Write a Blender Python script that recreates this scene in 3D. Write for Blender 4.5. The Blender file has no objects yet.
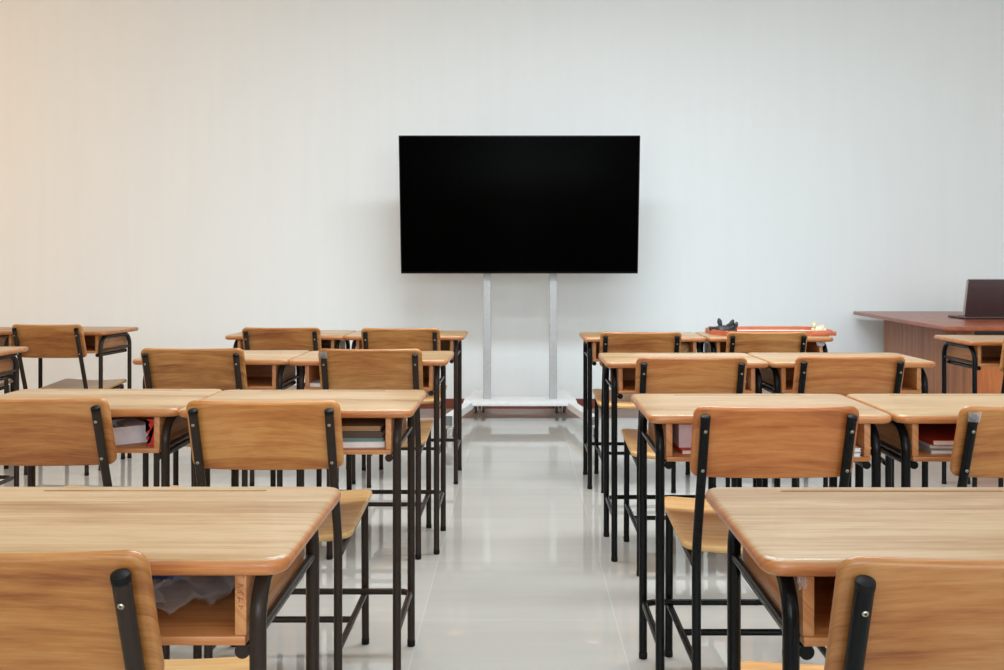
import bpy, bmesh, math, random
from mathutils import Vector, Matrix, noise

S = bpy.context.scene
COL = S.collection
PI = math.pi
random.seed(4)

# ------------------------------------------------------------------ helpers
def lin(r, g, b):
    f = lambda c: c / 12.92 if c <= 0.04045 else ((c + 0.055) / 1.055) ** 2.4
    return (f(r / 255), f(g / 255), f(b / 255), 1.0)

def obj(name, bm, mat, parent=None, smooth=True, angle=35):
    me = bpy.data.meshes.new(name)
    bmesh.ops.recalc_face_normals(bm, faces=bm.faces[:])
    lim = math.radians(angle)
    for f in bm.faces:
        f.smooth = smooth
    for e in bm.edges:
        if len(e.link_faces) == 2 and e.calc_face_angle(0) > lim:
            e.smooth = False
    bm.to_mesh(me)
    bm.free()
    o = bpy.data.objects.new(name, me)
    COL.objects.link(o)
    for m in (mat if isinstance(mat, (list, tuple)) else [mat]):
        me.materials.append(m)
    if parent is not None:
        o.parent = parent
    return o

def empty(name, loc=(0, 0, 0), rz=0.0):
    o = bpy.data.objects.new(name, None)
    o.empty_display_size = 0.1
    o.location = loc
    o.rotation_euler = (0, 0, rz)
    COL.objects.link(o)
    return o

def tag(o, label, cat, group=None):
    o['label'] = label
    o['category'] = cat
    if group:
        o['group'] = group
    return o

def structure(name, bm, mat, smooth=False, parent=None):
    o = obj(name, bm, mat, parent, smooth=smooth)
    if parent is None:
        o['kind'] = 'structure'
    return o

def copy_tree(o, parent=None):
    c = o.copy()
    COL.objects.link(c)
    if parent is not None:
        c.parent = parent
    for ch in list(o.children):
        copy_tree(ch, c)
    return c

def walk(o):
    yield o
    for c in o.children:
        yield from walk(c)

def box(bm, x0, x1, y0, y1, z0, z1, bev=0.0, seg=2, M=None):
    r = bmesh.ops.create_cube(bm, size=1.0)
    vs = r['verts']
    for v in vs:
        v.co = Vector((x0 + (v.co.x + .5) * (x1 - x0), y0 + (v.co.y + .5) * (y1 - y0), z0 + (v.co.z + .5) * (z1 - z0)))
    if M is not None:
        for v in vs:
            v.co = M @ v.co
    if bev > 0:
        es = list({e for v in vs for e in v.link_edges})
        bmesh.ops.bevel(bm, geom=es, offset=bev, segments=seg, affect='EDGES', profile=0.5)

def bxo(x0, x1, y0, y1, z0, z1, bev=0.0, seg=2, M=None):
    bm = bmesh.new()
    box(bm, x0, x1, y0, y1, z0, z1, bev, seg, M)
    return bm

def fillet(pts, r, n=6):
    pts = [Vector(p) for p in pts]
    out = [pts[0]]
    for i in range(1, len(pts) - 1):
        a, b, c = pts[i - 1], pts[i], pts[i + 1]
        u, v = (a - b).normalized(), (c - b).normalized()
        ang = u.angle(v)
        rr = r[i - 1] if isinstance(r, (list, tuple)) else r
        if ang > PI - 0.02 or rr <= 0:
            out.append(b)
            continue
        t = rr / math.tan(ang / 2)
        p0, p1 = b + u * t, b + v * t
        cen = b + (u + v).normalized() * (rr / math.sin(ang / 2))
        d0, d1 = p0 - cen, p1 - cen
        tot = d0.angle(d1)
        ax = d0.cross(d1).normalized()
        for k in range(n + 1):
            out.append(cen + Matrix.Rotation(tot * k / n, 3, ax) @ d0)
    out.append(pts[-1])
    return out

def tube(bm, pts, rad, seg=12, cap=True, dome=False):
    pts = [Vector(p) for p in pts]
    n = len(pts)
    t = (pts[1] - pts[0]).normalized()
    ref = Vector((1, 0, 0)) if abs(t.x) < 0.9 else Vector((0, 0, 1))
    u = t.cross(ref).normalized()
    rings = []
    for i in range(n):
        if i == 0:
            tt = (pts[1] - pts[0]).normalized()
        elif i == n - 1:
            tt = (pts[-1] - pts[-2]).normalized()
        else:
            tt = ((pts[i] - pts[i - 1]).normalized() + (pts[i + 1] - pts[i]).normalized()).normalized()
        q = t.rotation_difference(tt)
        u = (q @ u).normalized()
        t = tt
        w = t.cross(u)
        rr = rad[i] if isinstance(rad, (list, tuple)) else rad
        rings.append([bm.verts.new(pts[i] + (u * math.cos(a) + w * math.sin(a)) * rr)
                      for a in [2 * PI * k / seg for k in range(seg)]])
    for a, b in zip(rings, rings[1:]):
        for k in range(seg):
            bm.faces.new((a[k], a[(k + 1) % seg], b[(k + 1) % seg], b[k]))
    if cap:
        bm.faces.new(rings[0][::-1])
        bm.faces.new(rings[-1])

def tubeo(pts, rad, seg=12):
    bm = bmesh.new()
    tube(bm, pts, rad, seg)
    return bm

def rr_outline(w, d, r, nx=10, na=5, ox=0.0, oy=0.0):
    """rounded rectangle, symmetric about its x axis: upper half left->right then lower half right->left"""
    hw, hd = w / 2, d / 2
    r = max(0.0003, min(r, hw - 1e-4, hd - 1e-4))
    up = []
    for k in range(na + 1):
        a = PI - (PI / 2) * k / na
        up.append((-hw + r + r * math.cos(a), hd - r + r * math.sin(a)))
    for k in range(1, nx):
        up.append((-hw + r + (2 * hw - 2 * r) * k / nx, hd))
    for k in range(na + 1):
        a = PI / 2 - (PI / 2) * k / na
        up.append((hw - r + r * math.cos(a), hd - r + r * math.sin(a)))
    lo = [(x, -y) for x, y in reversed(up)]
    return [(x + ox, y + oy) for x, y in up + lo], len(up)

def board(bm, w, d, t, rc, er, nx=10, slot=None, bend=None, na=5):
    """rounded board, flat in xy, thickness t centred on z=0, edge radius er; slot=(w,d,depth,oy) cut into the top"""
    prof = []
    m = 4
    for k in range(m + 1):
        a = -PI / 2 + (PI / 2) * k / m
        prof.append((er - er * math.cos(a), -t / 2 + er + er * math.sin(a)))
    for k in range(m + 1):
        a = (PI / 2) * k / m
        prof.append((er - er * math.cos(a), t / 2 - er + er * math.sin(a)))
    rings = []
    for ins, z in prof:
        o, nu = rr_outline(w - 2 * ins, d - 2 * ins, rc - ins * .6, nx, na)
        rings.append([bm.verts.new((x, y, z)) for x, y in o])
    if slot:
        sw, sd, sdep, oy = slot
        for z in (t / 2, t / 2 - sdep):
            o, nu = rr_outline(sw, sd, sd * .45, nx, na, 0, oy)
            rings.append([bm.verts.new((x, y, z)) for x, y in o])
    N = len(rings[0])
    for a, b in zip(rings, rings[1:]):
        for k in range(N):
            bm.faces.new((a[k], a[(k + 1) % N], b[(k + 1) % N], b[k]))
    for ring, flip in ((rings[0], False), (rings[-1], True)):
        u, l = ring[:nu], ring[nu:][::-1]
        for k in range(nu - 1):
            f = (u[k], u[k + 1], l[k + 1], l[k])
            bm.faces.new(f if flip else f[::-1])
    bmesh.ops.remove_doubles(bm, verts=bm.verts[:], dist=1e-6)
    if bend:
        for v in bm.verts:
            v.co.z += bend(v.co.x, v.co.y)

def xf(bm, M):
    for v in bm.verts:
        v.co = M @ v.co
    return bm

def lathe(bm, prof, seg=20, M=None):
    rings = []
    for r, z in prof:
        rings.append([bm.verts.new((r * math.cos(2 * PI * k / seg), r * math.sin(2 * PI * k / seg), z)) for k in range(seg)])
    for a, b in zip(rings, rings[1:]):
        for k in range(seg):
            bm.faces.new((a[k], a[(k + 1) % seg], b[(k + 1) % seg], b[k]))
    bm.faces.new(rings[0][::-1])
    bm.faces.new(rings[-1])
    if M is not None:
        for rg in rings:
            for v in rg:
                v.co = M @ v.co

# ------------------------------------------------------------------ materials
def newmat(name):
    m = bpy.data.materials.new(name)
    m.use_nodes = True
    nt = m.node_tree
    b = nt.nodes['Principled BSDF']
    return m, nt, b

def math_node(nt, op, a, b=None):
    n = nt.nodes.new('ShaderNodeMath')
    n.operation = op
    for i, v in enumerate((a, b)):
        if v is None:
            continue
        if isinstance(v, (int, float)):
            n.inputs[i].default_value = v
        else:
            nt.links.new(v, n.inputs[i])
    return n.outputs[0]

def noise_node(nt, vec, scale=1.0, detail=4.0, rough=0.55, dist=0.0):
    n = nt.nodes.new('ShaderNodeTexNoise')
    n.inputs['Scale'].default_value = scale
    n.inputs['Detail'].default_value = detail
    n.inputs['Roughness'].default_value = rough
    n.inputs['Distortion'].default_value = dist
    nt.links.new(vec, n.inputs['Vector'])
    return n.outputs['Fac']

def mixc(nt, fac, a, b, mode='MIX'):
    n = nt.nodes.new('ShaderNodeMix')
    n.data_type = 'RGBA'
    n.blend_type = mode
    for s, v in ((n.inputs['Factor'], fac), (n.inputs[6], a), (n.inputs[7], b)):
        if isinstance(v, (int, float)):
            s.default_value = v
        elif isinstance(v, tuple):
            s.default_value = v
        else:
            nt.links.new(v, s)
    return n.outputs[2]

def ramp(nt, fac, stops):
    n = nt.nodes.new('ShaderNodeValToRGB')
    el = n.color_ramp.elements
    while len(el) < len(stops):
        el.new(0.5)
    for e, (p, c) in zip(el, stops):
        e.position = p
        e.color = c
    nt.links.new(fac, n.inputs['Fac'])
    return n.outputs['Color']

WOODK = 0.74
def wood(name, light, mid, dark, strip=0.07, rough=0.35, axis='X', coat=0.0, spec=0.5, tone=0.5, k=WOODK):
    m, nt, b = newmat(name)
    tc = nt.nodes.new('ShaderNodeTexCoord')
    oi = nt.nodes.new('ShaderNodeObjectInfo')
    sep = nt.nodes.new('ShaderNodeSeparateXYZ')
    nt.links.new(tc.outputs['Object'], sep.inputs[0])
    X, Y, Z = sep.outputs
    rnd = oi.outputs['Random']
    if axis == 'X':
        u, v = X, math_node(nt, 'ADD', Y, Z)
    elif axis == 'Y':
        u, v = Y, math_node(nt, 'ADD', X, Z)
    else:
        u, v = Z, math_node(nt, 'ADD', X, Y)
    v = math_node(nt, 'ADD', v, math_node(nt, 'MULTIPLY', rnd, 7.3))
    idx = math_node(nt, 'FLOOR', math_node(nt, 'DIVIDE', v, strip))
    wn = nt.nodes.new('ShaderNodeTexWhiteNoise')
    wn.noise_dimensions = '1D'
    nt.links.new(idx, wn.inputs['W'])
    t = wn.outputs['Value']
    uu = math_node(nt, 'ADD', u, math_node(nt, 'MULTIPLY', t, 9.0))
    def vec(su, sv):
        c = nt.nodes.new('ShaderNodeCombineXYZ')
        nt.links.new(math_node(nt, 'MULTIPLY', uu, su), c.inputs[0])
        nt.links.new(math_node(nt, 'MULTIPLY', v, sv), c.inputs[1])
        nt.links.new(t, c.inputs[2])
        return c.outputs[0]
    g1 = noise_node(nt, vec(2.2, 42.0), 1.0, 6.0, 0.68, 0.5)
    g2 = noise_node(nt, vec(2.6, 9.0), 1.0, 2.0, 0.5, 1.2)
    g3 = noise_node(nt, vec(20.0, 330.0), 1.0, 3.0, 0.6)
    g4 = noise_node(nt, vec(5.0, 110.0), 1.0, 3.0, 0.6, 0.3)
    f = math_node(nt, 'ADD', math_node(nt, 'MULTIPLY', g1, 0.75), math_node(nt, 'MULTIPLY', g2, 0.45))
    f = math_node(nt, 'ADD', f, math_node(nt, 'MULTIPLY', math_node(nt, 'SUBTRACT', t, 0.5), 0.30 * tone))
    f = math_node(nt, 'ADD', f, math_node(nt, 'MULTIPLY', math_node(nt, 'SUBTRACT', g3, 0.5), 0.42))
    f = math_node(nt, 'ADD', f, math_node(nt, 'MULTIPLY', math_node(nt, 'SUBTRACT', g4, 0.5), 0.5))
    f = math_node(nt, 'SUBTRACT', f, 0.1)
    c = ramp(nt, f, [(p, tuple(v * k for v in q[:3]) + (1,)) for p, q in ((0.30, light), (0.52, mid), (0.78, dark))])
    c = mixc(nt, 1.0, c, oi.outputs['Color'], 'MULTIPLY')
    nt.links.new(c, b.inputs['Base Color'])
    b.inputs['Roughness'].default_value = rough
    b.inputs['Specular IOR Level'].default_value = spec
    b.inputs['Coat Weight'].default_value = coat
    b.inputs['Coat Roughness'].default_value = 0.15
    bp = nt.nodes.new('ShaderNodeBump')
    bp.inputs['Strength'].default_value = 0.04
    bp.inputs['Distance'].default_value = 0.002
    nt.links.new(g3, bp.inputs['Height'])
    nt.links.new(bp.outputs['Normal'], b.inputs['Normal'])
    return m

def plain(name, col, rough=0.5, metal=0.0, spec=0.5, var=0.06, scale=40.0, coat=0.0, objcol=False):
    m, nt, b = newmat(name)
    tc = nt.nodes.new('ShaderNodeTexCoord')
    n = noise_node(nt, tc.outputs['Object'], scale, 3.0)
    lo = tuple(c * (1 - var) for c in col[:3]) + (1,)
    hi = tuple(min(1, c * (1 + var)) for c in col[:3]) + (1,)
    c = ramp(nt, n, [(0.3, lo), (0.7, hi)])
    if objcol:
        oi = nt.nodes.new('ShaderNodeObjectInfo')
        c = mixc(nt, 1.0, c, oi.outputs['Color'], 'MULTIPLY')
    nt.links.new(c, b.inputs['Base Color'])
    b.inputs['Roughness'].default_value = rough
    b.inputs['Metallic'].default_value = metal
    b.inputs['Specular IOR Level'].default_value = spec
    b.inputs['Coat Weight'].default_value = coat
    return m

M_TOP = wood('desktop_wood', lin(210, 178, 139), lin(190, 151, 106), lin(160, 114, 70), rough=0.32, tone=0.8)
M_EDGE = wood('desktop_edge_wood', lin(220, 152, 96), lin(204, 130, 74), lin(170, 98, 50), rough=0.3, tone=0.3)
M_SEATWOOD = wood('seat_wood', lin(218, 160, 96), lin(197, 131, 70), lin(152, 86, 42), rough=0.33, strip=0.09, tone=0.7)
M_SEAT = wood('seat_board_wood', lin(252, 210, 148), lin(238, 188, 122), lin(206, 144, 84), rough=0.33, strip=0.09, tone=0.7)
M_BOX = wood('box_wood', lin(206, 142, 88), lin(190, 122, 68), lin(160, 92, 46), rough=0.45, k=.86)
M_BOXY = wood('box_side_wood', lin(212, 152, 98), lin(196, 130, 78), lin(166, 98, 54), rough=0.45, axis='Y', k=.86)
M_TUBE = plain('black_tube_paint', (1, 1, 1, 1), rough=0.25, spec=0.16, var=0.08, scale=120, objcol=True)
M_RUBBER = plain('black_plastic', lin(13, 12, 12), rough=0.5, spec=0.2)
M_SCREW = plain('zinc_screw', lin(190, 180, 160), rough=0.28, metal=0.9)
M_WHITEPAINT = plain('white_powder_coat', lin(238, 240, 241), rough=0.4)
M_POST = plain('light_grey_post', lin(184, 186, 188), rough=0.4)
M_GREYCAP = plain('grey_plastic', lin(120, 122, 124), rough=0.5)
M_CASTER = plain('grey_wheel', lin(88, 90, 92), rough=0.5)
M_SCREEN = plain('black_screen', (0.0004, 0.0004, 0.0004, 1), rough=0.3, spec=0.02)
M_BEZEL = plain('black_bezel', lin(16, 16, 17), rough=0.35, spec=0.2)
M_TVBACK = plain('tv_back', lin(26, 26, 27), rough=0.6)
M_REDWOOD = wood('red_brown_desktop', lin(164, 90, 58), lin(144, 74, 46), lin(110, 52, 32), rough=0.3, strip=0.5, tone=0.2, axis='Y', k=1.05)
M_VENEER = wood('walnut_veneer', lin(170, 112, 72), lin(148, 93, 58), lin(112, 66, 40), rough=0.5, strip=0.05, tone=0.7, axis='Z', k=1.0)
M_ORANGEWOOD = wood('orange_panel', lin(208, 124, 64), lin(194, 108, 52), lin(168, 86, 40), rough=0.5, strip=0.6, tone=0.1, axis='Z', k=.9)
M_DARKMETAL = plain('dark_metal', lin(40, 40, 42), rough=0.4)
M_LAPTOP = plain('laptop_lid', lin(100, 88, 92), rough=0.36, metal=0.75)
M_LAPTOPEDGE = plain('laptop_silver', lin(176, 176, 178), rough=0.35, metal=0.3)
M_KEYS = plain('laptop_keys', lin(20, 20, 22), rough=0.5)
M_TRAY = plain('orange_red_tray', lin(188, 98, 62), rough=0.4, var=0.15, scale=25)
M_TRAYIN = plain('pale_tray_liner', lin(226, 216, 210), rough=0.7)
M_PINK = plain('pink_tape', lin(226, 140, 130), rough=0.6)
M_BLACKTOY = plain('black_rubber_toy', lin(30, 30, 33), rough=0.5)
M_CREAM = plain('cream_plush', lin(206, 194, 164), rough=0.9, var=0.2, scale=90)
M_PAGES = plain('paper_pages', lin(226, 222, 214), rough=0.85)
M_WHITECARD = plain('white_card', lin(226, 220, 222), rough=0.7)
M_PINKCARD = plain('pale_pink_card', lin(222, 204, 211), rough=0.7)
M_RED = plain('red_card', lin(196, 34, 34), rough=0.6)

def cover(name, r, g, b_):
    return plain(name, lin(r, g, b_), rough=0.6)

def clear_plastic(name, tint=(1, 1, 1, 1), opacity=0.2, face=0.5):
    m, nt, b = newmat(name)
    nt.nodes.remove(b)
    out = nt.nodes['Material Output']
    tr = nt.nodes.new('ShaderNodeBsdfTransparent')
    tr.inputs['Color'].default_value = (0.93, 0.93, 0.94, 1)
    gl = nt.nodes.new('ShaderNodeBsdfPrincipled')
    gl.inputs['Base Color'].default_value = tint
    gl.inputs['Roughness'].default_value = 0.1
    tc = nt.nodes.new('ShaderNodeTexCoord')
    nz = noise_node(nt, tc.outputs['Object'], 30.0, 3.0)
    fr = nt.nodes.new('ShaderNodeLayerWeight')
    fr.inputs['Blend'].default_value = 0.35
    f = math_node(nt, 'ADD', math_node(nt, 'MULTIPLY', fr.outputs['Facing'], face), math_node(nt, 'MULTIPLY', nz, opacity))
    mx = nt.nodes.new('ShaderNodeMixShader')
    nt.links.new(f, mx.inputs[0])
    nt.links.new(tr.outputs[0], mx.inputs[1])
    nt.links.new(gl.outputs[0], mx.inputs[2])
    nt.links.new(mx.outputs[0], out.inputs['Surface'])
    return m

M_CLEAR = clear_plastic('clear_plastic_film', (1, 1, 1, 1), 0.09, 0.24)
M_CLOUDY = clear_plastic('cloudy_plastic_film', (0.8, 0.78, 0.8, 1), 0.4, 0.4)

# painted wall: faint vertical streaks of roller paint
def wall_mat(name, col):
    m, nt, b = newmat(name)
    tc = nt.nodes.new('ShaderNodeTexCoord')
    mp = nt.nodes.new('ShaderNodeMapping')
    mp.inputs['Scale'].default_value = (14, 14, 0.8)
    nt.links.new(tc.outputs['Object'], mp.inputs['Vector'])
    n = noise_node(nt, mp.outputs[0], 1.0, 4.0)
    lo = tuple(c * 0.99 for c in col[:3]) + (1,)
    hi = tuple(min(1, c * 1.008) for c in col[:3]) + (1,)
    nt.links.new(ramp(nt, n, [(0.3, lo), (0.7, hi)]), b.inputs['Base Color'])
    b.inputs['Roughness'].default_value = 0.7
    b.inputs['Specular IOR Level'].default_value = 0.3
    n2 = noise_node(nt, tc.outputs['Object'], 90.0, 3.0)
    bp = nt.nodes.new('ShaderNodeBump')
    bp.inputs['Strength'].default_value = 0.05
    bp.inputs['Distance'].default_value = 0.003
    nt.links.new(n2, bp.inputs['Height'])
    nt.links.new(bp.outputs['Normal'], b.inputs['Normal'])
    return m
M_WALL = wall_mat('wall_paint', lin(241, 247, 250))
M_SIDEWALL = wall_mat('side_wall_paint', lin(226, 222, 214))
M_CEIL = wall_mat('ceiling_paint', lin(238, 238, 236))

def floor_mat():
    m, nt, b = newmat('polished_floor_tile')
    tc = nt.nodes.new('ShaderNodeTexCoord')
    sep = nt.nodes.new('ShaderNodeSeparateXYZ')
    nt.links.new(tc.outputs['Object'], sep.inputs[0])
    def line(v, off, w):
        q = math_node(nt, 'DIVIDE', math_node(nt, 'ADD', v, off), 0.6)
        d = math_node(nt, 'ABSOLUTE', math_node(nt, 'SUBTRACT', math_node(nt, 'FRACT', q), 0.5))
        return math_node(nt, 'GREATER_THAN', d, 0.5 - w), math_node(nt, 'FLOOR', q)
    lx, ix = line(sep.outputs[0], 0.30 + 6.0, 0.0022)
    ly, iy = line(sep.outputs[1], 0.54 + 6.0, 0.0012)
    g = math_node(nt, 'MAXIMUM', lx, ly)
    cmb = nt.nodes.new('ShaderNodeCombineXYZ')
    nt.links.new(ix, cmb.inputs[0]); nt.links.new(iy, cmb.inputs[1])
    wn = nt.nodes.new('ShaderNodeTexWhiteNoise'); wn.noise_dimensions = '2D'
    nt.links.new(cmb.outputs[0], wn.inputs['Vector'])
    mp = nt.nodes.new('ShaderNodeMapping')
    mp.inputs['Scale'].default_value = (0.6, 5.0, 1)
    nt.links.new(tc.outputs['Object'], mp.inputs['Vector'])
    n = noise_node(nt, mp.outputs[0], 1.0, 5.0, 0.55, 0.4)
    n = math_node(nt, 'ADD', math_node(nt, 'MULTIPLY', n, 0.8), math_node(nt, 'MULTIPLY', wn.outputs['Value'], 0.25))
    c = ramp(nt, n, [(0.25, lin(170, 165, 158)), (0.8, lin(186, 182, 175))])
    # a few specks of grit
    vo = nt.nodes.new('ShaderNodeTexVoronoi'); vo.inputs['Scale'].default_value = 3.1
    nt.links.new(tc.outputs['Object'], vo.inputs['Vector'])
    sp = math_node(nt, 'LESS_THAN', vo.outputs['Distance'], 0.012)
    c = mixc(nt, math_node(nt, 'MULTIPLY', g, 0.55), c, lin(200, 196, 188))
    c = mixc(nt, math_node(nt, 'MULTIPLY', sp, 0.7), c, lin(90, 80, 70))
    nt.links.new(c, b.inputs['Base Color'])
    b.inputs['IOR'].default_value = 1.75
    nt.links.new(math_node(nt, 'ADD', math_node(nt, 'MULTIPLY', g, 0.2), 0.01), b.inputs['Roughness'])
    return m
M_FLOOR = floor_mat()
M_SKIRT = plain('red_brown_tile_skirting', lin(122, 58, 44), rough=0.3, var=0.1, scale=8)

# ------------------------------------------------------------------ the room
XL, XR, YB, YF, H = -6.0, 4.6, -2.6, 7.56, 3.45
structure('floor', bxo(XL - .12, XR + .12, YB - .12, YF + .12, -0.12, 0.0), M_FLOOR)
structure('ceiling', bxo(XL - .12, XR + .12, YB - .12, YF + .12, H, H + .12), M_CEIL)
structure('wall_front', bxo(XL - .12, XR + .12, YF, YF + .12, 0, H), M_WALL)

def side_wall(name, x0, x1, wins):
    bm = bmesh.new()
    z0, z1 = 1.0, 2.75
    box(bm, x0, x1, YB, YF, 0, z0)
    box(bm, x0, x1, YB, YF, z1, H)
    ys = [YB]
    for a, b in wins:
        ys += [a, b]
    ys.append(YF)
    for a, b in zip(ys[0::2], ys[1::2]):
        box(bm, x0, x1, a, b, z0, z1)
    structure(name, bm, M_SIDEWALL)
WL = [(-1.6, 0.4), (1.1, 3.1), (3.8, 6.3)]  # side wall openings added out of view to let in the area lights
WR = [(-1.6, 0.6), (1.0, 2.8)]
side_wall('wall_left', XL - .12, XL, WL)
side_wall('wall_right', XR, XR + .12, WR)
WB = [(-3.4, -1.4), (-.9, 1.1), (1.6, 3.6)]  # back wall openings, likewise added for the lights behind the camera
bm = bmesh.new()
box(bm, XL - .12, XR + .12, YB - .12, YB, 0, 1.0)
box(bm, XL - .12, XR + .12, YB - .12, YB, 2.75, H)
xs = [XL - .12] + [v for w_ in WB for v in w_] + [XR + .12]
for a, b in zip(xs[0::2], xs[1::2]):
    box(bm, a, b, YB - .12, YB, 1.0, 2.75)
structure('wall_back', bm, M_SIDEWALL)
M_ADDEDWIN = plain('added_window_paint', lin(232, 232, 230), rough=0.5)
wi = 0
for x, wins in ((XL - .09, WL), (XR + .03, WR)):
    for a, b in wins:
        wi += 1
        bm = bmesh.new()
        for (ya, yb, za, zb) in ((a, a + .06, 1.0, 2.75), (b - .06, b, 1.0, 2.75), (a, b, 1.0, 1.06), (a, b, 2.69, 2.75),
                                 ((a + b) / 2 - .025, (a + b) / 2 + .025, 1.06, 2.69)):
            box(bm, x, x + .06, ya, yb, za, zb)
        structure('added_window_%d' % wi, bm, M_ADDEDWIN)  # unseen frame, added around a side light opening

for a, b in WB:
    wi += 1
    bm = bmesh.new()
    for (xa, xb, za, zb) in ((a, a + .06, 1.0, 2.75), (b - .06, b, 1.0, 2.75), (a, b, 1.0, 1.06), (a, b, 2.69, 2.75),
                             ((a + b) / 2 - .025, (a + b) / 2 + .025, 1.06, 2.69)):
        box(bm, xa, xb, YB - .09, YB - .03, za, zb)
    structure('added_window_%d' % wi, bm, M_ADDEDWIN)  # unseen frame, added around a back light opening
structure('baseboard_front', bxo(XL, XR, YF - .012, YF, 0, .075, .003), M_SKIRT)
structure('baseboard_left', bxo(XL, XL + .012, YB, YF - .012, 0, .075, .003), M_SKIRT)
structure('baseboard_right', bxo(XR - .012, XR, YB, YF - .012, 0, .075, .003), M_SKIRT)

# ------------------------------------------------------------------ school desk
DT, DTH = 0.736, 0.022
UND = DT - DTH
BLK_L_WARMLIT = (0.032, 0.021, 0.016, 1)  # same black tubes, with the left side's warm cast mixed into the colour
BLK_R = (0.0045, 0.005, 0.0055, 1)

def make_desk(k=1.0):
    root = empty('school_desk')
    bm = bmesh.new()
    board(bm, .596, .41, DTH, .028, .0095, nx=14, slot=(.36, .010, .005, .168))
    xf(bm, Matrix.Translation((0, 0, DT - DTH / 2)))
    tp = obj('tabletop', bm, [M_TOP, M_EDGE], root)
    for p in tp.data.polygons:
        if p.normal.z < .75 and p.center.z < DT - .0008 and not (abs(p.center.x) < .19 and .155 < p.center.y < .18 and p.center.z > DT - .006):
            p.material_index = 1
    # book box, open towards the pupil
    bx = obj('storage_box', bxo(-.240, .240, -.172, .168, .617, .629, .002), M_BOX, root)
    for s in (-1, 1):
        x0, x1 = sorted((s * .2405, s * .2255))
        obj('side_panel', bxo(x0, x1, -.169, .168, .629, UND, .0015), M_BOXY, bx)
    obj('back_panel', bxo(-.2255, .2255, .154, .168, .629, UND, .001), M_BOX, bx)
    for s in (-1, 1):
        x = s * .2545
        zt = UND - .0108
        for e in (-1, 1):
            y = e * .166
            bm = tubeo(fillet([(x, y, .012), (x, y, zt), (x, 0, zt)], .062, 8), .0108, 14)
            lg = obj('leg', bm, M_TUBE, root)
            b2 = bmesh.new()
            lathe(b2, [(.0107, 0), (.0116, .002), (.0116, .016), (.0108, .018)], 14, Matrix.Translation((x, y, 0)))
            obj('foot_cap', b2, M_RUBBER, lg)
        obj('side_rail', tubeo([(x, -.157, .633), (x, .157, .633)], .0068, 12), M_TUBE, root)
        xs = s * .2335
        obj('support_tube', tubeo([(xs, -.163, .6068), (xs, .16, .6068)], .0100, 14), M_TUBE, root)
    ft = obj('footrest', tubeo(fillet([(-.2545, -.158, .162), (-.2545, .150, .162), (.2545, .150, .162), (.2545, -.158, .162)], .035, 6), .0088, 12), M_TUBE, root)
    if k != 1.0:                                     # a slightly wider frame under the same top
        for o in walk(root):
            if o.type == 'MESH' and not o.name.startswith('tabletop'):
                o.data.transform(Matrix.Diagonal((k, 1, 1, 1)))
    return root

# ------------------------------------------------------------------ school chair (y=0 is the top of its backrest)
def make_chair():
    root = empty('school_chair')
    top, bot = Vector((0, .004, .783)), Vector((0, .064, .611))
    up = (top - bot).normalized()
    nrm = Vector((0, -up.z, up.y)).normalized()        # towards the back of the chair
    mid = (top + bot) / 2
    L = (top - bot).length
    bm = bmesh.new()
    board(bm, .361, L, .015, .022, .0065, nx=16, bend=lambda x, y: -.010 * (1 - (x / .186) ** 2) + .004, na=6)
    R = Matrix(((-1, 0, 0), (0, 0, 0), (0, 0, 0)))
    M = Matrix.Identity(4)
    for i in range(3):
        M[i][0] = (1, 0, 0)[i]
        M[i][1] = up[i]
        M[i][2] = -nrm[i]
        M[i][3] = mid[i]
    xf(bm, M)
    obj('backrest', bm, M_SEATWOOD, root)
    # seat
    bm = bmesh.new()
    board(bm, .355, .40, .018, .035, .0075, nx=12, bend=lambda x, y: .010 * (x / .17) ** 2 - .004)
    a = math.atan2(.028, .42)
    xf(bm, Matrix.Translation((0, .375, .420)) @ Matrix.Rotation(a, 4, 'X'))
    obj('seat', bm, M_SEAT, root)
    for s in (-1, 1):
        x = s * .158
        # rear leg that runs up behind the backrest
        off = nrm * .0205
        ptop = Vector((x, 0, 0)) + top + off - up * .0175
        pbend = Vector((x, 0, 0)) + bot + off - up * .19
        bm = tubeo(fillet([(x, .106, .012), pbend, ptop], .25, 5), .0105, 14)
        lg = obj('leg', bm, M_TUBE, root)
        b2 = bmesh.new()
        q = Vector((0, 0, 1)).rotation_difference(up).to_matrix().to_4x4()
        lathe(b2, [(.0107, -.006), (.0110, .0), (.0104, .0035), (.006, .006)], 14, Matrix.Translation(ptop) @ q)
        obj('end_cap', b2, M_RUBBER, lg)
        b2 = bmesh.new()
        lathe(b2, [(.0105, 0), (.0113, .002), (.0113, .016), (.0105, .018)], 14, Matrix.Translation((x, .106, 0)))
        obj('foot_cap', b2, M_RUBBER, lg)
        for d in (.031, .132):
            b2 = bmesh.new()
            q = Vector((0, 0, 1)).rotation_difference(nrm).to_matrix().to_4x4()
            p = ptop - up * d + nrm * .0092
            lathe(b2, [(.0037, 0), (.0037, .0018), (.0028, .0027), (.0016, .0027), (.0014, .0006)], 12, Matrix.Translation(p) @ q)
            obj('screw', b2, M_SCREW, lg)
        # front leg
        bm = tubeo([(x, .54, .012), (x, .525, .418)], .0105, 14)
        lg = obj('leg', bm, M_TUBE, root)
        b2 = bmesh.new()
        lathe(b2, [(.0105, 0), (.0113, .002), (.0113, .016), (.0105, .018)], 14, Matrix.Translation((x, .54, 0)))
        obj('foot_cap', b2, M_RUBBER, lg)
        obj('seat_rail', tubeo([(x, .130, .386), (x, .526, .412)], .0095, 12), M_TUBE, root)
        obj('stretcher', tubeo([(x, .112, .150), (x, .534, .150)], .0085, 12), M_TUBE, root)
    obj('crossbar', tubeo([(-.158, .32, .150), (.158, .32, .150)], .0085, 12), M_TUBE, root)
    return root

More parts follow.
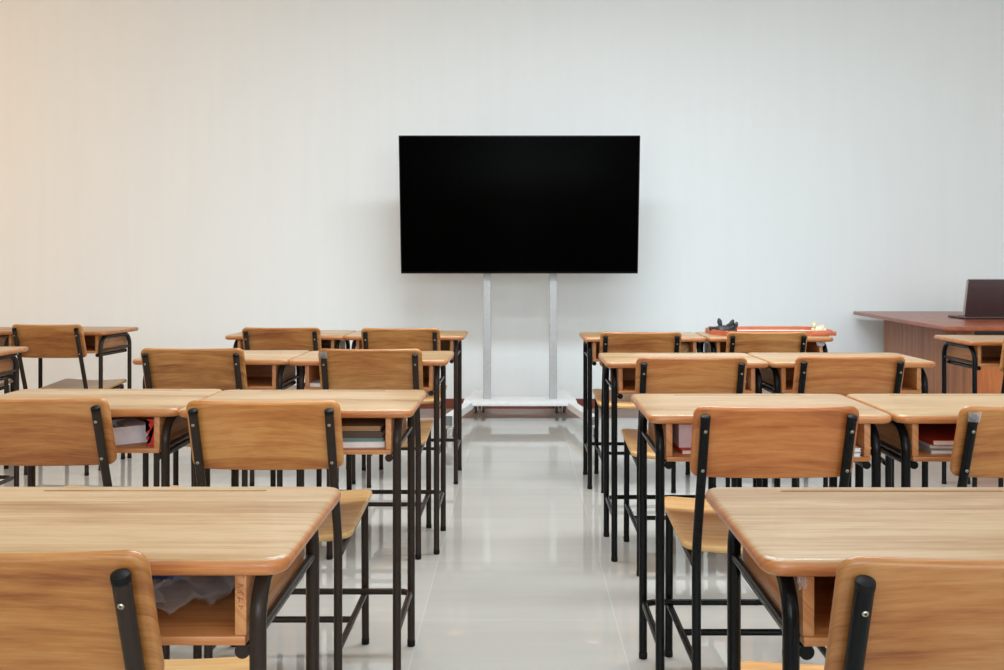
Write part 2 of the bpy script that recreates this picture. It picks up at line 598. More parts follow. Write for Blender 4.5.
desk0, desk1, chair0 = make_desk(), make_desk(1.045), make_chair()
fresh = {'desk': True, 'wide': True, 'chair': True}
GD, GC = 'pupil desks set out in rows', 'pupil chairs set out in rows'

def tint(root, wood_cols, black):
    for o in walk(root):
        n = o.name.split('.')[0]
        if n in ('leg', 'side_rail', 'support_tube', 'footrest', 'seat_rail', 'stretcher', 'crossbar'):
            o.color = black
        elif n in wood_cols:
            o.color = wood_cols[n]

def place(kind, x, y, rz, label, left, col):
    key = kind
    if kind == 'desk' and not left and 2 < y < 4.7 + .5 and x < 2:
        key = 'wide'
    base = {'desk': desk0, 'wide': desk1, 'chair': chair0}[key]
    o = base if fresh[key] else copy_tree(base)
    fresh[key] = False
    o.location = (x, y, 0)
    o.rotation_euler = (0, 0, math.radians(rz))
    tag(o, label, kind, GD if kind == 'desk' else GC)
    blk = BLK_L_WARMLIT if left else BLK_R
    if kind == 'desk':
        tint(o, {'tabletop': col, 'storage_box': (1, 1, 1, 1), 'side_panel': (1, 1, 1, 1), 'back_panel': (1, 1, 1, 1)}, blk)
    else:
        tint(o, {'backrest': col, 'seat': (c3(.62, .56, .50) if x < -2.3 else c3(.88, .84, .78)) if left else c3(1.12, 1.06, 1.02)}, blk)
    return o

W = (1, 1, 1, 1)
def c3(r, g, b): return (r, g, b, 1)
# near edge of each desk -> centre
def D(xc, near, label, left, col=W, rz=0):
    o = place('desk', xc, near + .205, rz, label, left, col)
    if near > 3.5:
        o.scale = (1.035 if abs(xc) > 2 or xc > 1.23 else 1.011, 1, 1.014 if near > 4.4 else 1.008 if abs(xc) < 2 else 1.0)
    return o
def C(xc, back, label, left, col=W, rz=0, sx=1.012):
    o = place('chair', xc, back, rz, label, left, col)
    o.scale = (sx, 1, 1.015 if left and back > 3 else .995 if 2 < back < 3 else 1)
    return o

# left of the aisle
D(-.587, 1.216, 'school desk nearest the camera left of the aisle, clear plastic bag in its box', True, c3(1, .98, .94))
D(-.566, 2.475, 'light wood school desk with stacked notebooks in its box, left of the aisle', True, c3(1, .98, .94))
D(-1.164, 2.495, 'light wood school desk with white carton and red card in its box', True, c3(.98, .96, .90))
D(-.571, 3.71, 'school desk with one white booklet in its box, on the left aisle edge', True)
D(-1.175, 3.74, 'light wood school desk with empty box, left neighbour of the desk holding a white booklet', True)
D(-.575, 4.91, 'school desk closest to the left post of the television stand, on the left aisle edge', True)
D(-1.179, 4.94, 'school desk near the front wall with a grey paper pile in its box', True)
D(-2.494, 5.261, 'angled school desk by the front wall at far left, side frame facing the aisle', True, c3(.96, .90, .82), -4)
D(-3.14, 5.22, 'school desk cut by the left picture edge, behind the angled chair at far left', True, c3(.96, .90, .82), -1)
D(-2.493, 4.00, 'school desk cut by the left picture edge, showing only its right end and side frame', True, c3(.96, .91, .84))
# right of the aisle
D(.600, 1.212, 'light wood school desk nearest the camera right of the aisle, plastic scrap on its leg', False, c3(.88, .86, .83))
D(.613, 2.385, 'light wood school desk with pale pink carton in its box, on the right aisle edge', False)
D(1.218, 2.385, 'school desk with orange-red papers in its box, cut by the right picture edge', False, c3(.97, .95, .86))
D(.623, 3.62, 'school desk with crumpled grey paper in its box, on the right aisle edge', False)
D(1.237, 3.63, 'school desk with empty box, right neighbour of the desk holding crumpled paper', False, c3(.97, .96, .9))
D(.617, 4.80, 'school desk closest to the right post of the television stand, on the right aisle edge', False)
D(1.234, 4.81, 'school desk carrying the orange tray, near the front wall', False)
D(2.400, 4.58, 'school desk standing in front of the brown teacher desk, side frame facing the aisle', False, c3(.95, .88, .76))

OR = c3(1.0, .98, .94); RD = c3(1.06, .83, .74); YL = c3(1.0, 1.02, .98)
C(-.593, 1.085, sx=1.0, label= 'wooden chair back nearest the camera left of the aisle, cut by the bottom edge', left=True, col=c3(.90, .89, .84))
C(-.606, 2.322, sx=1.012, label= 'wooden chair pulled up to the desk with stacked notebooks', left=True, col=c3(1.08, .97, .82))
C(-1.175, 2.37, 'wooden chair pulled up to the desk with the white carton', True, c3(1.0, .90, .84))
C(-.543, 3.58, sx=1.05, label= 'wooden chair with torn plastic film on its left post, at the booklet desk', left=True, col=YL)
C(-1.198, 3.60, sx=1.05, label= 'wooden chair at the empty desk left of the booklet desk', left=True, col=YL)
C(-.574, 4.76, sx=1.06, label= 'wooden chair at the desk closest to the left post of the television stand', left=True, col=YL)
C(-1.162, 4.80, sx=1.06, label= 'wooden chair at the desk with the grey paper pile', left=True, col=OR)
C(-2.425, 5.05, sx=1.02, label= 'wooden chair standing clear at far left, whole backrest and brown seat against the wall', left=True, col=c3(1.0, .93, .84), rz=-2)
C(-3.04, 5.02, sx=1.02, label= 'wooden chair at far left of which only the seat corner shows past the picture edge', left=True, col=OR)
C(.530, 1.062, 'wooden chair back nearest the camera right of the aisle, cut by the bottom edge', False, c3(.78, .75, .77))
C(.586, 2.23, sx=1.045, label= 'reddish wooden chair pulled up to the desk with the pink carton', left=False, col=RD)
C(1.185, 2.23, 'wooden chair cut by the right picture edge, plastic film on top of its left post', False, c3(.96, .88, .80))
C(.595, 3.38, sx=1.06, label= 'wooden chair pulled up to the desk with crumpled grey paper', left=False, col=c3(1.0, .87, .80))
C(1.155, 3.42, sx=1.06, label= 'wooden chair at the empty desk right of the crumpled paper desk', left=False, col=c3(1.0, .83, .77))
C(.577, 4.65, sx=1.07, label= 'wooden chair at the desk closest to the right post of the television stand', left=False, col=OR)
C(1.178, 4.66, sx=1.06, label= 'wooden chair in front of the orange tray', left=False, col=OR)
C(2.36, 4.40, 'wooden chair cut by the right picture edge, at the desk before the teacher desk', False, OR, -6)

# ------------------------------------------------------------------ television and its stand
CX = .008
def make_stand():
    r = empty('television_stand', (CX, 6.9, 0))
    zt = .152
    bm = bxo(-.395, .395, -.08, .22, zt - .030, zt, .004)
    obj('base_beam', bm, M_WHITEPAINT, r)
    for s in (-1, 1):
        bm = bmesh.new()
        pts = [(.215, .0), (.385, .0), (.352, .56), (.215, .56)]
        vs = [[bm.verts.new((s * x, y, z)) for x, y in pts] for z in (zt - .026, zt + .0015)]
        for k in range(4):
            bm.faces.new((vs[0][k], vs[0][(k + 1) % 4], vs[1][(k + 1) % 4], vs[1][k]))
        bm.faces.new(vs[0]); bm.faces.new(vs[1])
        bmesh.ops.bevel(bm, geom=bm.edges[:], offset=.003, segments=2, affect='EDGES')
        obj('end_plate', bm, M_WHITEPAINT, r)
        # splayed leg
        a, b = Vector((s * .352, -.02, 0)), Vector((s * .462, -.72, 0))
        d = (b - a).normalized(); w = Vector((-d.y, d.x, 0)) * .030
        bm = bmesh.new()
        q = [a - w, a + w, b + w, b - w]
        vs = [[bm.verts.new((p.x, p.y, z)) for p in q] for z in (.100, .148)]
        for k in range(4):
            bm.faces.new((vs[0][k], vs[0][(k + 1) % 4], vs[1][(k + 1) % 4], vs[1][k]))
        bm.faces.new(vs[0]); bm.faces.new(vs[1])
        bmesh.ops.bevel(bm, geom=bm.edges[:], offset=.003, segments=2, affect='EDGES')
        lg = obj('leg', bm, M_WHITEPAINT, r)
        ang = math.atan2(d.y, d.x)
        Mx = Matrix.Translation(b) @ Matrix.Rotation(ang, 4, 'Z')
        obj('end_cap', bxo(0, .012, -.031, .031, .098, .149, .004, 2, Mx), M_GREYCAP, lg)
        # casters
        for (cx, cy, top) in ((s * .448, -.64, .100), (s * .300, .42, .127)):
            bm = bmesh.new()
            lathe(bm, [(.010, top - .03), (.010, top)], 12, Matrix.Translation((cx, cy, 0)))
            for e in (-1, 1):
                box(bm, cx + e * .014 - .003, cx + e * .014 + .003, cy - .014, cy + .026, .02, top - .025, .002)
            box(bm, cx - .017, cx + .017, cy - .014, cy + .022, top - .032, top - .024, .002)
            cs = obj('caster', bm, M_WHITEPAINT, r)
            for e in (-1, 1):
                bm = bmesh.new()
                Mw = Matrix.Translation((cx + e * .0285 - .0105, cy + .012, .030)) @ Matrix.Rotation(PI / 2, 4, 'Y')
                lathe(bm, [(.012, 0), (.026, 0), (.030, .004), (.030, .017), (.026, .021), (.012, .021)], 20, Mw)
                obj('wheel', bm, M_CASTER, cs)
        # posts
        xp = s * .2335
        obj('post', bxo(xp - .027, xp + .027, .045, .105, zt, 1.93, .005), M_POST, r)
    obj('crossbar', bxo(-.40, .40, .020, .045, 1.42, 1.50, .003), M_BEZEL, r)
    obj('crossbar', bxo(-.40, .40, .020, .045, 1.66, 1.74, .003), M_BEZEL, r)
    return r
tag(make_stand(), 'white wheeled floor stand with two grey posts holding the black television', 'television stand')

def make_tv():
    tilt = math.atan2(.14, .946)
    hh = math.hypot(.14, .946)
    r = empty('television', (0.003, 6.81, 1.040 + .946 / 2))
    r.rotation_euler = (tilt, 0, 0)
    w = 1.655
    body = obj('housing', bxo(-w / 2, w / 2, 0, .030, -hh / 2, hh / 2, .003), M_BEZEL, r)
    obj('screen', bxo(-w / 2 + .008, w / 2 - .008, -.0012, .004, -hh / 2 + .014, hh / 2 - .008, .0005), M_SCREEN, r)
    obj('rear_casing', bxo(-w / 2 + .12, w / 2 - .12, .030, .060, -hh / 2 + .08, hh / 2 - .2, .012), M_TVBACK, r)
    for s in (-1, 1):
        bm = bmesh.new()
        pts = [(.055, -.30), (.055, .22), (.075, .22), (.155, -.16), (.120, -.30)]
        vs = [[bm.verts.new((s * .30 + dx, y, z)) for y, z in pts] for dx in (-.014, .014)]
        for k in range(5):
            bm.faces.new((vs[0][k], vs[0][(k + 1) % 5], vs[1][(k + 1) % 5], vs[1][k]))
        bm.faces.new(vs[0]); bm.faces.new(vs[1])
        obj('mounting_bracket', bm, M_TVBACK, r, smooth=False)
    return r
tag(make_tv(), 'large flat black television screen switched off, on the white wheeled stand', 'television')

# ------------------------------------------------------------------ teacher's desk and laptop
def make_teacher():
    r = empty('teacher_desk', (2.43, 5.60, 0), math.radians(-3.2))
    zt = .75
    bm = bmesh.new()
    board(bm, .95, 1.88, .026, .012, .006, nx=8)
    xf(bm, Matrix.Translation((.475, .94, zt - .013)))
    obj('tabletop', bm, M_REDWOOD, r)
    obj('side_panel', bxo(.180, .200, .11, 1.72, 0, zt - .026, .002), M_VENEER, r)
    obj('end_panel', bxo(.200, .90, .13, .150, .02, zt - .075, .002), M_ORANGEWOOD, r)
    obj('end_panel', bxo(.200, .90, 1.69, 1.71, .02, zt - .026, .002), M_VENEER, r)
    obj('side_panel', bxo(.90, .92, .11, 1.72, 0, zt - .026, .002), M_VENEER, r)
    bm = bxo(.200, .90, .125, .150, zt - .05, zt - .03, .003)
    obj('metal_rail', bm, M_DARKMETAL, r)
    return r
tag(make_teacher(), 'long teacher desk with red-brown top and striped brown side panel against the wall', 'desk')

def make_laptop():
    r = empty('laptop', (2.866, 6.35, .75))
    w, d = .365, .245
    bm = bmesh.new()
    board(bm, w, d, .014, .014, .005, nx=6)
    xf(bm, Matrix.Translation((w / 2, d / 2, .0095)))
    for fx in (.03, w - .03):
        for fy in (.03, d - .03):
            lathe(bm, [(.007, 0), (.007, .004)], 10, Matrix.Translation((fx, fy, 0)))
    bs = obj('base', bm, M_LAPTOP, r)
    bm = bmesh.new()
    for i in range(13):
        for j in range(5):
            x = .03 + i * .0236
            y = .055 + j * .022
            box(bm, x, x + .02, y, y + .018, .0164, .0178)
    obj('keyboard', bm, M_KEYS, bs, smooth=False)
    a = math.radians(14)
    Ml = Matrix.Translation((0, .006, .017)) @ Matrix.Rotation(a, 4, 'X')
    bm = bmesh.new()
    board(bm, w, .25, .008, .012, .003, nx=6)
    xf(bm, Ml @ Matrix.Translation((w / 2, 0, .125)) @ Matrix.Rotation(PI / 2, 4, 'X'))
    lid = obj('lid', bm, M_LAPTOP, r)
    bm = bmesh.new()
    box(bm, -.0040, .0075, -.0050, .004, .010, .240, .0008, 1, Ml)
    box(bm, .008, w - .008, -.0046, .0042, .2470, .2515, .0008, 1, Ml)
    obj('rim', bm, M_LAPTOPEDGE, lid)
    obj('screen', bxo(.012, w - .012, .0042, .0048, .018, .238, 0, 1, Ml), M_SCREEN, lid)
    bm = bmesh.new()
    tube(bm, [(.05, .006, .0165), (w - .05, .006, .0165)], .0055, 10)
    obj('hinge', bm, M_DARKMETAL, r)
    return r
tag(make_laptop(), 'open laptop with dark glossy lid on the red-brown teacher desk', 'laptop')

# ------------------------------------------------------------------ orange tray and what lies in it
def make_tray():
    r = empty('serving_tray', (1.282, 5.075, DT * 1.014))
    def octo(hw, hd, cx, cy):
        return [(-hw + cx, -hd), (hw - cx, -hd), (hw, -hd + cy), (hw, hd - cy), (hw - cx, hd), (-hw + cx, hd), (-hw, hd - cy), (-hw, -hd + cy)]
    out, inn = octo(.305, .190, .05, .10), octo(.288, .173, .045, .092)
    bm = bmesh.new()
    R = [[bm.verts.new((x, y, z)) for x, y in o] for o, z in ((out, 0), (out, .026), (inn, .026), (inn, .006))]
    for a, b in zip(R, R[1:]):
        for k in range(8):
            bm.faces.new((a[k], a[(k + 1) % 8], b[(k + 1) % 8], b[k]))
    bm.faces.new(R[0]); bm.faces.new(R[-1])
    es = [e for e in bm.edges if all(abs(v.co.z - .026) < 1e-5 for v in e.verts)]
    bmesh.ops.bevel(bm, geom=es, offset=.004, segments=2, affect='EDGES')
    obj('rim', bm, M_TRAY, r, angle=30)
    inn2 = octo(.286, .171, .045, .092)
    bm = bmesh.new()
    v0 = [bm.verts.new((x, y, .0055)) for x, y in inn2]
    v1 = [bm.verts.new((x * .995, y * .995, .009)) for x, y in inn2]
    for k in range(8):
        bm.faces.new((v0[k], v0[(k + 1) % 8], v1[(k + 1) % 8], v1[k]))
    bm.faces.new(v0); bm.faces.new(v1)
    obj('liner', bm, M_TRAYIN, r)
    bm = bxo(-.036, .036, -.0025, .0025, .002, .025, .002, 2,
             Matrix.Translation((.279, -.140, 0)) @ Matrix.Rotation(math.atan2(.10, .05), 4, 'Z'))
    obj('tape_patch', bm, M_PINK, r)
    bm = bxo(-.06, .06, -.0022, .0022, .003, .024, .002, 2, Matrix.Translation((.232, -.1905, 0)))
    obj('handle', bm, M_TRAY, r)
    return r
tag(make_tray(), 'shallow orange-red tray with angled corners lying on the desk near the wall', 'tray')

def blob(bm, c, r, seed, amp=.25, sub=3, sq=(1, 1, 1), fr=1.0):
    g = bmesh.ops.create_icosphere(bm, subdivisions=sub, radius=1.0)
    for v in g['verts']:
        n = v.co.normalized()
        k = 1 + amp * noise.noise(n * 1.7 * fr + Vector((seed, seed * 2.3, 0))) + amp * .5 * noise.noise(n * 4.1 * fr + Vector((0, seed, 3)))
        v.co = Vector((c[0] + n.x * r * sq[0] * k, c[1] + n.y * r * sq[1] * k, c[2] + n.z * r * sq[2] * k))

def make_black():
    r = empty('rubber_toy', (1.045, 5.02, DT * 1.014 + .009))
    bm = bmesh.new()
    blob(bm, (0, 0, .016), .03, 3.1, .35, 3, (1.9, .9, .75))
    obj('body', bm, M_BLACKTOY, r)
    rnd = random.Random(11)
    for (x, y, h, lx, ly, w) in ((-.050, .0, .030, -.018, 0, .012), (-.012, .01, .072, -.008, .01, .013), (.012, -.005, .048, .012, 0, .012),
                                 (.030, .01, .066, .014, 0, .013), (.050, 0, .055, .010, -.004, .012), (-.032, -.01, .034, -.004, -.01, .011)):
        bm = bmesh.new()
        pts = [(x, y, .008), (x + lx * .3, y + ly * .3, h * .45), (x + lx * .8, y + ly * .8, h * .78), (x + lx * 1.2, y + ly, h)]
        tube(bm, pts, [w, w * .75, w * .95, w * .35], 9)
        obj('lobe', bm, M_BLACKTOY, r)
    r.scale = (1.05, 1, 1.0)
    return r
tag(make_black(), 'knobbly black rubber toy lying at the left end of the orange tray', 'toy')

def make_cream():
    r = empty('cream_ornament', (1.515, 4.98, DT * 1.014 + .009))
    bm = bmesh.new()
    blob(bm, (0, 0, .020), .024, 1.7, .3, 3, (1.25, 1, .85))
    obj('body', bm, M_CREAM, r)
    for i, (x, y, z, s) in enumerate(((-.026, .004, .042, .017), (.020, .002, .030, .016), (.034, -.004, .018, .013), (-.034, .0, .018, .014), (-.030, .004, .058, .008))):
        bm = bmesh.new()
        blob(bm, (x, y, z), s, i + 5.3, .3, 2)
        obj('lobe', bm, M_CREAM, r)
    r.scale = (.8, .9, .9)
    return r
tag(make_cream(), 'small lumpy cream ornament at the right end of the orange tray', 'ornament')

# ------------------------------------------------------------------ things in the desk boxes
BZ = .6292
def book(name, loc, w, d, t, cm, label, cat='notebook', rz=0, group=None):
    r = empty(name, loc, math.radians(rz))
    bm = bmesh.new()
    c = min(.0016, t * .2)
    box(bm, -w / 2, w / 2, -d / 2, d / 2, 0, c)
    box(bm, -w / 2, w / 2, -d / 2, d / 2, t - c, t)
    box(bm, -w / 2, -w / 2 + c, -d / 2, d / 2, c, t - c)
    obj('cover', bm, cm, r, smooth=False)
    obj('pages', bxo(-w / 2 + c, w / 2 - .002, -d / 2 + .0015, d / 2 - .0015, c, t - c), M_PAGES, r, smooth=False)
    return tag(r, label, cat, group)

K_TEAL, K_BROWN, K_TAN = cover('teal_cover', 96, 128, 124), cover('brown_cover', 110, 78, 52), cover('tan_cover', 158, 122, 84)
K_PINKW, K_ORANGE, K_BLUE = cover('mauve_cover', 206, 186, 196), cover('orange_cover', 190, 66, 34), cover('pale_blue_cover', 176, 190, 208)
K_GREY, K_WHITE, K_DK = cover('grey_cover', 168, 164, 162), cover('white_cover', 224, 220, 224), cover('dark_cover', 70, 52, 40)
G1 = 'notebooks stacked in a desk box'
yb = 2.485 + .205 - .01
z = BZ
for w, d, t, m, rz, lab in ((.24, .30, .016, K_PINKW, 4, 'pale mauve notebook, lowest of the stack in the left desk box'),
                            (.29, .24, .009, K_TEAL, 92, 'thin teal notebook, second from bottom of the stack in the left desk box'),
                            (.29, .25, .016, K_DK, 89, 'dark brown notebook in the middle of the stack in the left desk box'),
                            (.28, .23, .013, K_TAN, 91, 'tan notebook on top of the stack in the left desk box')):
    book('notebook', (-.475, yb, z), w, d, t, m, lab, rz=rz, group=G1)
    z += t + .0003
# right-hand desk with the carton
yb = 2.40 + .205
book('notebook', (.48, yb - .025, BZ), .17, .26, .012, K_ORANGE, 'orange covered book lying under the pale pink carton in the desk box', 'book', 4)
def carton(name, loc, w, d, h, m, label, rz, openn=False, cat='carton'):
    r = empty(name, loc, math.radians(rz))
    t = .0022
    bm = bmesh.new()
    box(bm, -w / 2, w / 2, -d / 2, d / 2, 0, t)
    box(bm, -w / 2, w / 2, -d / 2, -d / 2 + t, t, h)
    box(bm, -w / 2, w / 2, d / 2 - t, d / 2, t, h)
    box(bm, -w / 2, -w / 2 + t, -d / 2 + t, d / 2 - t, t, h)
    box(bm, w / 2 - t, w / 2, -d / 2 + t, d / 2 - t, t, h)
    obj('body', bm, m, r, smooth=False)
    if openn:
        for s, a in ((-1, 12), (1, 8)):
            M = Matrix.Translation((s * w / 2, 0, h)) @ Matrix.Rotation(math.radians(-s * a), 4, 'Y')
            obj('flap', bxo(min(0, -s * w * .42), max(0, -s * w * .42), -d / 2, d / 2, 0, t, 0, 1, M), m, r, smooth=False)
    else:
        obj('lid', bxo(-w / 2 - .001, w / 2 + .001, -d / 2 - .001, d / 2 + .001, h, h + t), m, r, smooth=False)
    return tag(r, label, cat)
carton('carton', (.475, yb - .02, BZ + .0124), .155, .22, .056, M_PINKCARD, 'pale pink carton lying on the orange book in the desk box', 2)
carton('carton', (-1.072, 2.495 + .150, BZ), .11, .14, .046, M_WHITECARD, 'white open carton inside the left desk box beside the red card', 38, True)
# red card with a zigzag edge
bm = bmesh.new()
pts = [(0, 0), (.035, 0)]
for k in range(5):
    pts += [(.012 if k % 2 == 0 else 0.0, 0)] if False else []
zig = [(.03, 0), (.03, .070)]
for k in range(9):
    zig.append((.0 if k % 2 == 0 else .013, .070 - .0085 * k))
vs = [[bm.verts.new((x, y, z)) for x, z in zig] for y in (0, .0025)]
n = len(zig)
for k in range(n):
    bm.faces.new((vs[0][k], vs[0][(k + 1) % n], vs[1][(k + 1) % n], vs[1][k]))
bm.faces.new(vs[0]); bm.faces.new(vs[1])
bmesh.ops.triangulate(bm, faces=[f for f in bm.faces if len(f.verts) > 4])
o = obj('paper_card', bm, M_RED, smooth=False)
o.location = (-.9705, 2.56, BZ)
tag(o, 'red card with zigzag edge standing beside the white carton', 'card')

# red and white papers in the desk cut by the right edge
G2 = 'papers lying in the desk at the right picture edge'
xb, yb = 1.17, 2.40 + .19
book('magazine', (xb, yb, BZ), .30, .27, .010, K_GREY, 'grey magazine, lowest of the pile in the desk at the right edge', 'magazine', 2, G2)
book('magazine', (xb + .01, yb + .01, BZ + .0102), .28, .26, .008, K_WHITE, 'white magazine in the middle of the pile in the desk at right', 'magazine', -3, G2)
book('magazine', (xb, yb + .01, BZ + .0184), .27, .26, .013, K_ORANGE, 'orange-red magazine on top of the pile in the desk at right', 'magazine', 1, G2)
# pale blue booklets at the right end of the pink carton's desk
book('booklet', (.808, 2.385 + .11, BZ), .075, .16, .010, K_BLUE, 'pale blue booklet, lower of two in the desk with the pink carton', 'booklet', -6, 'small booklets in a desk box')
book('booklet', (.800, 2.385 + .115, BZ + .0102), .075, .15, .009, K_WHITE, 'white booklet lying on the pale blue booklet', 'booklet', 5, 'small booklets in a desk box')
book('booklet', (-.720, 3.71 + .14, BZ + .006), .155, .20, .014, K_WHITE, 'white booklet lying in the desk on the left aisle edge', 'booklet', -8)
book('paper_pile', (-1.06, 4.94 + .17, BZ + .009), .22, .22, .036, K_GREY, 'grey paper pile in the desk near the front wall, left of the aisle', 'papers', 3)

# crumpled things
def crumple(name, loc, r, sq, seed, m, label, cat, amp=.5, sub=3):
    bm = bmesh.new()
    blob(bm, (0, 0, 0), r, seed, amp, sub, sq, 1.4)
    lo = min(v.co.z for v in bm.verts)
    for v in bm.verts:
        v.co.z -= lo
    o = obj(name, bm, m, smooth=False)
    o.location = loc
    return tag(o, label, cat)
crumple('paper_ball', (.835, 3.62 + .09, BZ + .006), .018, (1, 1, .9), 2.2, K_BLUE, 'crumpled grey-blue paper ball in a desk box right of the aisle', 'paper')
crumple('cloth_pouch', (.815, 4.80 + .12, BZ + .009), .032, (1.2, 1.2, 1.1), 7.2, cover('beige_cloth', 190, 150, 104), 'small beige pouch in the desk nearest the right post of the television stand', 'pouch', .25)

def make_bag():
    r = empty('plastic_bag', (-.455, 1.216 + .17, BZ))
    bm = bmesh.new()
    g = bmesh.ops.create_icosphere(bm, subdivisions=4, radius=1.0)
    for v in g['verts']:
        n = v.co.normalized()
        cr = abs(noise.noise(n * 1.6 + Vector((5, 1, 2)))) * 1.1 + abs(noise.noise(n * 3.4 + Vector((1, 8, 2)))) * .3
        k = 1.12 - cr * .75
        v.co = Vector((n.x * .072 * k, n.y * .12 * k, .043 + n.z * .050 * k))
    lo = min(v.co.z for v in bm.verts)
    hi = max(v.co.z for v in bm.verts)
    for v in bm.verts:
        v.co.z = (v.co.z - lo) * (.080 / (hi - lo))
    obj('film', bm, M_CLEAR, r, smooth=True, angle=60)
    bm = bmesh.new()
    rows = []
    for i in range(7):
        rows.append([bm.verts.new((-.042 + i * .0085, -.085 + .012 * noise.noise(Vector((i * .5, j * .6, 1))), .056 + j * .0050)) for j in range(5)])
    for i in range(6):
        for j in range(4):
            bm.faces.new((rows[i][j], rows[i + 1][j], rows[i + 1][j + 1], rows[i][j + 1]))
    bmesh.ops.solidify(bm, geom=bm.faces[:], thickness=.001)
    obj('printed_label', bm, cover('blue_print', 44, 70, 140), r)
    obj('printed_label', bxo(-.036, -.022, -.092, -.089, .070, .078, .0005), cover('red_print', 190, 40, 50), r)
    # twisted neck of the bag, folded to the left
    bm = bmesh.new()
    tube(bm, [(-.04, -.06, .06), (-.075, -.085, .045), (-.105, -.10, .022), (-.125, -.105, .008)], [.022, .014, .017, .006], 9)
    for v in bm.verts:
        v.co += Vector((0, 1, 1)) * .005 * noise.noise(v.co * 60)
    obj('neck', bm, M_CLEAR, r, smooth=False)
    return r
tag(make_bag(), 'crumpled clear plastic bag with blue print inside the nearest left desk box', 'bag')

def scrap(name, loc, w, h, m, label, cat, seed=1.0):
    bm = bmesh.new()
    rows = []
    for i in range(7):
        a = i / 6 - .5
        rows.append([bm.verts.new((a * w * (1 - .35 * (j / 6) + .25 * noise.noise(Vector((i, j, seed)))), .010 * noise.noise(Vector((i * .8, j * .7, seed))), -h * j / 6 * (1 + .3 * noise.noise(Vector((i * .6, 0, seed)))))) for j in range(7)])
    for i in range(6):
        for j in range(6):
            bm.faces.new((rows[i][j], rows[i + 1][j], rows[i + 1][j + 1], rows[i][j + 1]))
    bmesh.ops.solidify(bm, geom=bm.faces[:], thickness=.0008)
    o = obj(name, bm, m, smooth=False)
    o.location = loc
    return tag(o, label, cat)
scrap('plastic_scrap', (.3560, 1.212 + .026, UND), .014, .022, M_CLOUDY, 'clear plastic scrap caught beside the leg of the nearest right desk', 'plastic scrap', 3.3)
scrap('paper_scrap', (1.480, 4.83, UND * 1.014), .050, .022, M_WHITECARD, 'white paper scrap hanging under the right end of the tray desk', 'paper scrap', 6.1)

# torn protective film still on two chairs (parts of those chairs)
def film_on(chair, s, seed):
    bm = bmesh.new()
    rows = []
    for i in range(7):
        rows.append([])
        for j in range(7):
            a = PI * (1.0 + i / 6)
            p = Vector((s * .158 + .0136 * math.cos(a), -.0165 + .0128 * math.sin(a), .775 - .004 * j + .004 * noise.noise(Vector((i, j, seed)))))
            p.y += (.775 - p.z) * .349
            rows[-1].append(bm.verts.new(p + Vector((1, 0, 1)) * .003 * noise.noise(Vector((i * 2, j, seed)))))
    for i in range(6):
        for j in range(6):
            bm.faces.new((rows[i][j], rows[i + 1][j], rows[i + 1][j + 1], rows[i][j + 1]))
    bmesh.ops.solidify(bm, geom=bm.faces[:], thickness=.0006)
    obj('plastic_film', bm, M_CLOUDY, chair, smooth=False)
    bm = bmesh.new()
    for k in range(2):
        sgn = (-1, 1)[k]
        tube(bm, [(s * .158 + sgn * .015, .030 + .012 * q + .002 * (q % 2), .735 - .03 * q) for q in range(4)], [.002, .0035, .0025, .0015], 6)
    obj('plastic_film', bm, M_CLOUDY, chair, smooth=False)
for o in list(COL.objects):
    l = o.get('label') or ''
    if 'torn plastic film' in l or 'plastic film on top' in l:
        film_on(o, -1, 2.0)

# carved scratches on the box side of the nearest left desk
near = [o for o in COL.objects if 'clear plastic bag in its box' in (o.get('label') or '')][0]
bm = bmesh.new()
def stroke(x0, z0, x1, z1):
    d = Vector((x1 - x0, 0, z1 - z0)); L = d.length
    M = Matrix.Translation((x0, -.1694, z0)) @ Vector((1, 0, 0)).rotation_difference(d.normalized()).to_matrix().to_4x4()
    box(bm, 0, L, -.0003, .0004, -.00045, .00045, 0, 1, M)
zc = .706
for ltr in (((0, 0, 1, 0), (1, 0, 1, .5)), ((0, .2, 1, .5), (1, .5, 0, .8)), ((0, .4, .5, .4), (.5, .1, 1, .7)), ((0, 0, 1, .3), (.3, 0, .3, .8)), ((.2, .2, .9, .2), (.9, .2, .5, .7))):
    for a, b, c, d in ltr:
        stroke(.2290 + a * .008, zc - b * .008, .2290 + c * .008, zc - d * .008)
    zc -= .0095
obj('carved_scratches', bm, cover('scratch_dark', 142, 92, 56), near, smooth=False)

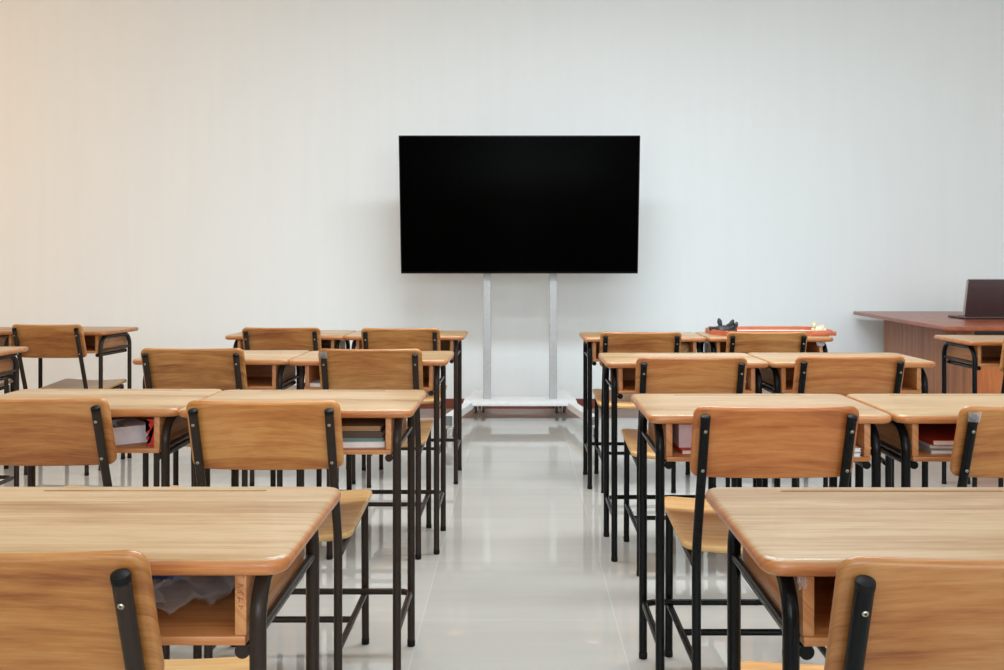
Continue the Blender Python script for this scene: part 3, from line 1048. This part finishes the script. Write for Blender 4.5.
# ------------------------------------------------------------------ lights
def area(name, loc, rot, sx, sy, power, col):
    l = bpy.data.lights.new(name, 'AREA')
    l.shape = 'RECTANGLE'
    l.size, l.size_y = sx, sy
    l.energy = power
    l.color = col
    o = bpy.data.objects.new(name, l)
    o.location = loc
    o.rotation_euler = rot
    COL.objects.link(o)
    return o
COOL = (.86, .95, 1.0)
LAMPS = {(-2.6, -1.0): 4, (0.0, -1.0): 12, (2.6, -1.0): 12, (-2.6, 2.0): 2, (0.0, 2.2): 52, (2.6, 2.0): 16,
         (-0.3, 4.0): 92, (1.1, 4.0): 92}
for (x, y), p in LAMPS.items():
    area('ceiling_lamp', (x, y, H - .06), (0, 0, 0), 1.3, .6, p, COOL)
for i, (a, b) in enumerate(WL):
    area('left_added_light', (XL - .10, (a + b) / 2, 1.875), (0, -PI / 2, 0), 1.6, b - a - .15, (3, 5, 74)[i], (1.0, .48, .10) if i == 2 else (1.0, .86, .70))  # added unseen lights; the orange one warms the front wall's left end
for a, b in WR:
    area('right_added_light', (XR + .10, (a + b) / 2, 1.875), (0, PI / 2, 0), 1.6, b - a - .15, 8, COOL)  # unseen cool fill added from the right
for (a, b), p in zip(WB, (46, 110, 78)):
    area('back_added_light', ((a + b) / 2, YB - .10, 1.875), (PI / 2, 0, 0), b - a - .15, 1.6, p, (.88, .96, 1.0))  # unseen light added behind the camera to lift front wall and chair backs
w = bpy.data.worlds.new('world')
S.world = w
w.use_nodes = True
w.node_tree.nodes['Background'].inputs['Color'].default_value = (.8, .9, 1, 1)
w.node_tree.nodes['Background'].inputs['Strength'].default_value = 0.5

# ------------------------------------------------------------------ camera
cam = bpy.data.cameras.new('camera')
cam.sensor_width = 36.0
cam.sensor_fit = 'HORIZONTAL'
cam.lens = 985 / 1004 * 36.0
cam.shift_x = -17 / 1004
cam.shift_y = -70 / 1004
cam.clip_start = 0.05
co = bpy.data.objects.new('camera', cam)
co.location = (0, 0, 1.10)
co.rotation_euler = (PI / 2, 0, 0)
COL.objects.link(co)
S.camera = co

S.view_settings.view_transform = 'Standard'
S.view_settings.look = 'None'
S.view_settings.gamma = 1
S.view_settings.use_curve_mapping = False
S.view_settings.exposure = -0.40
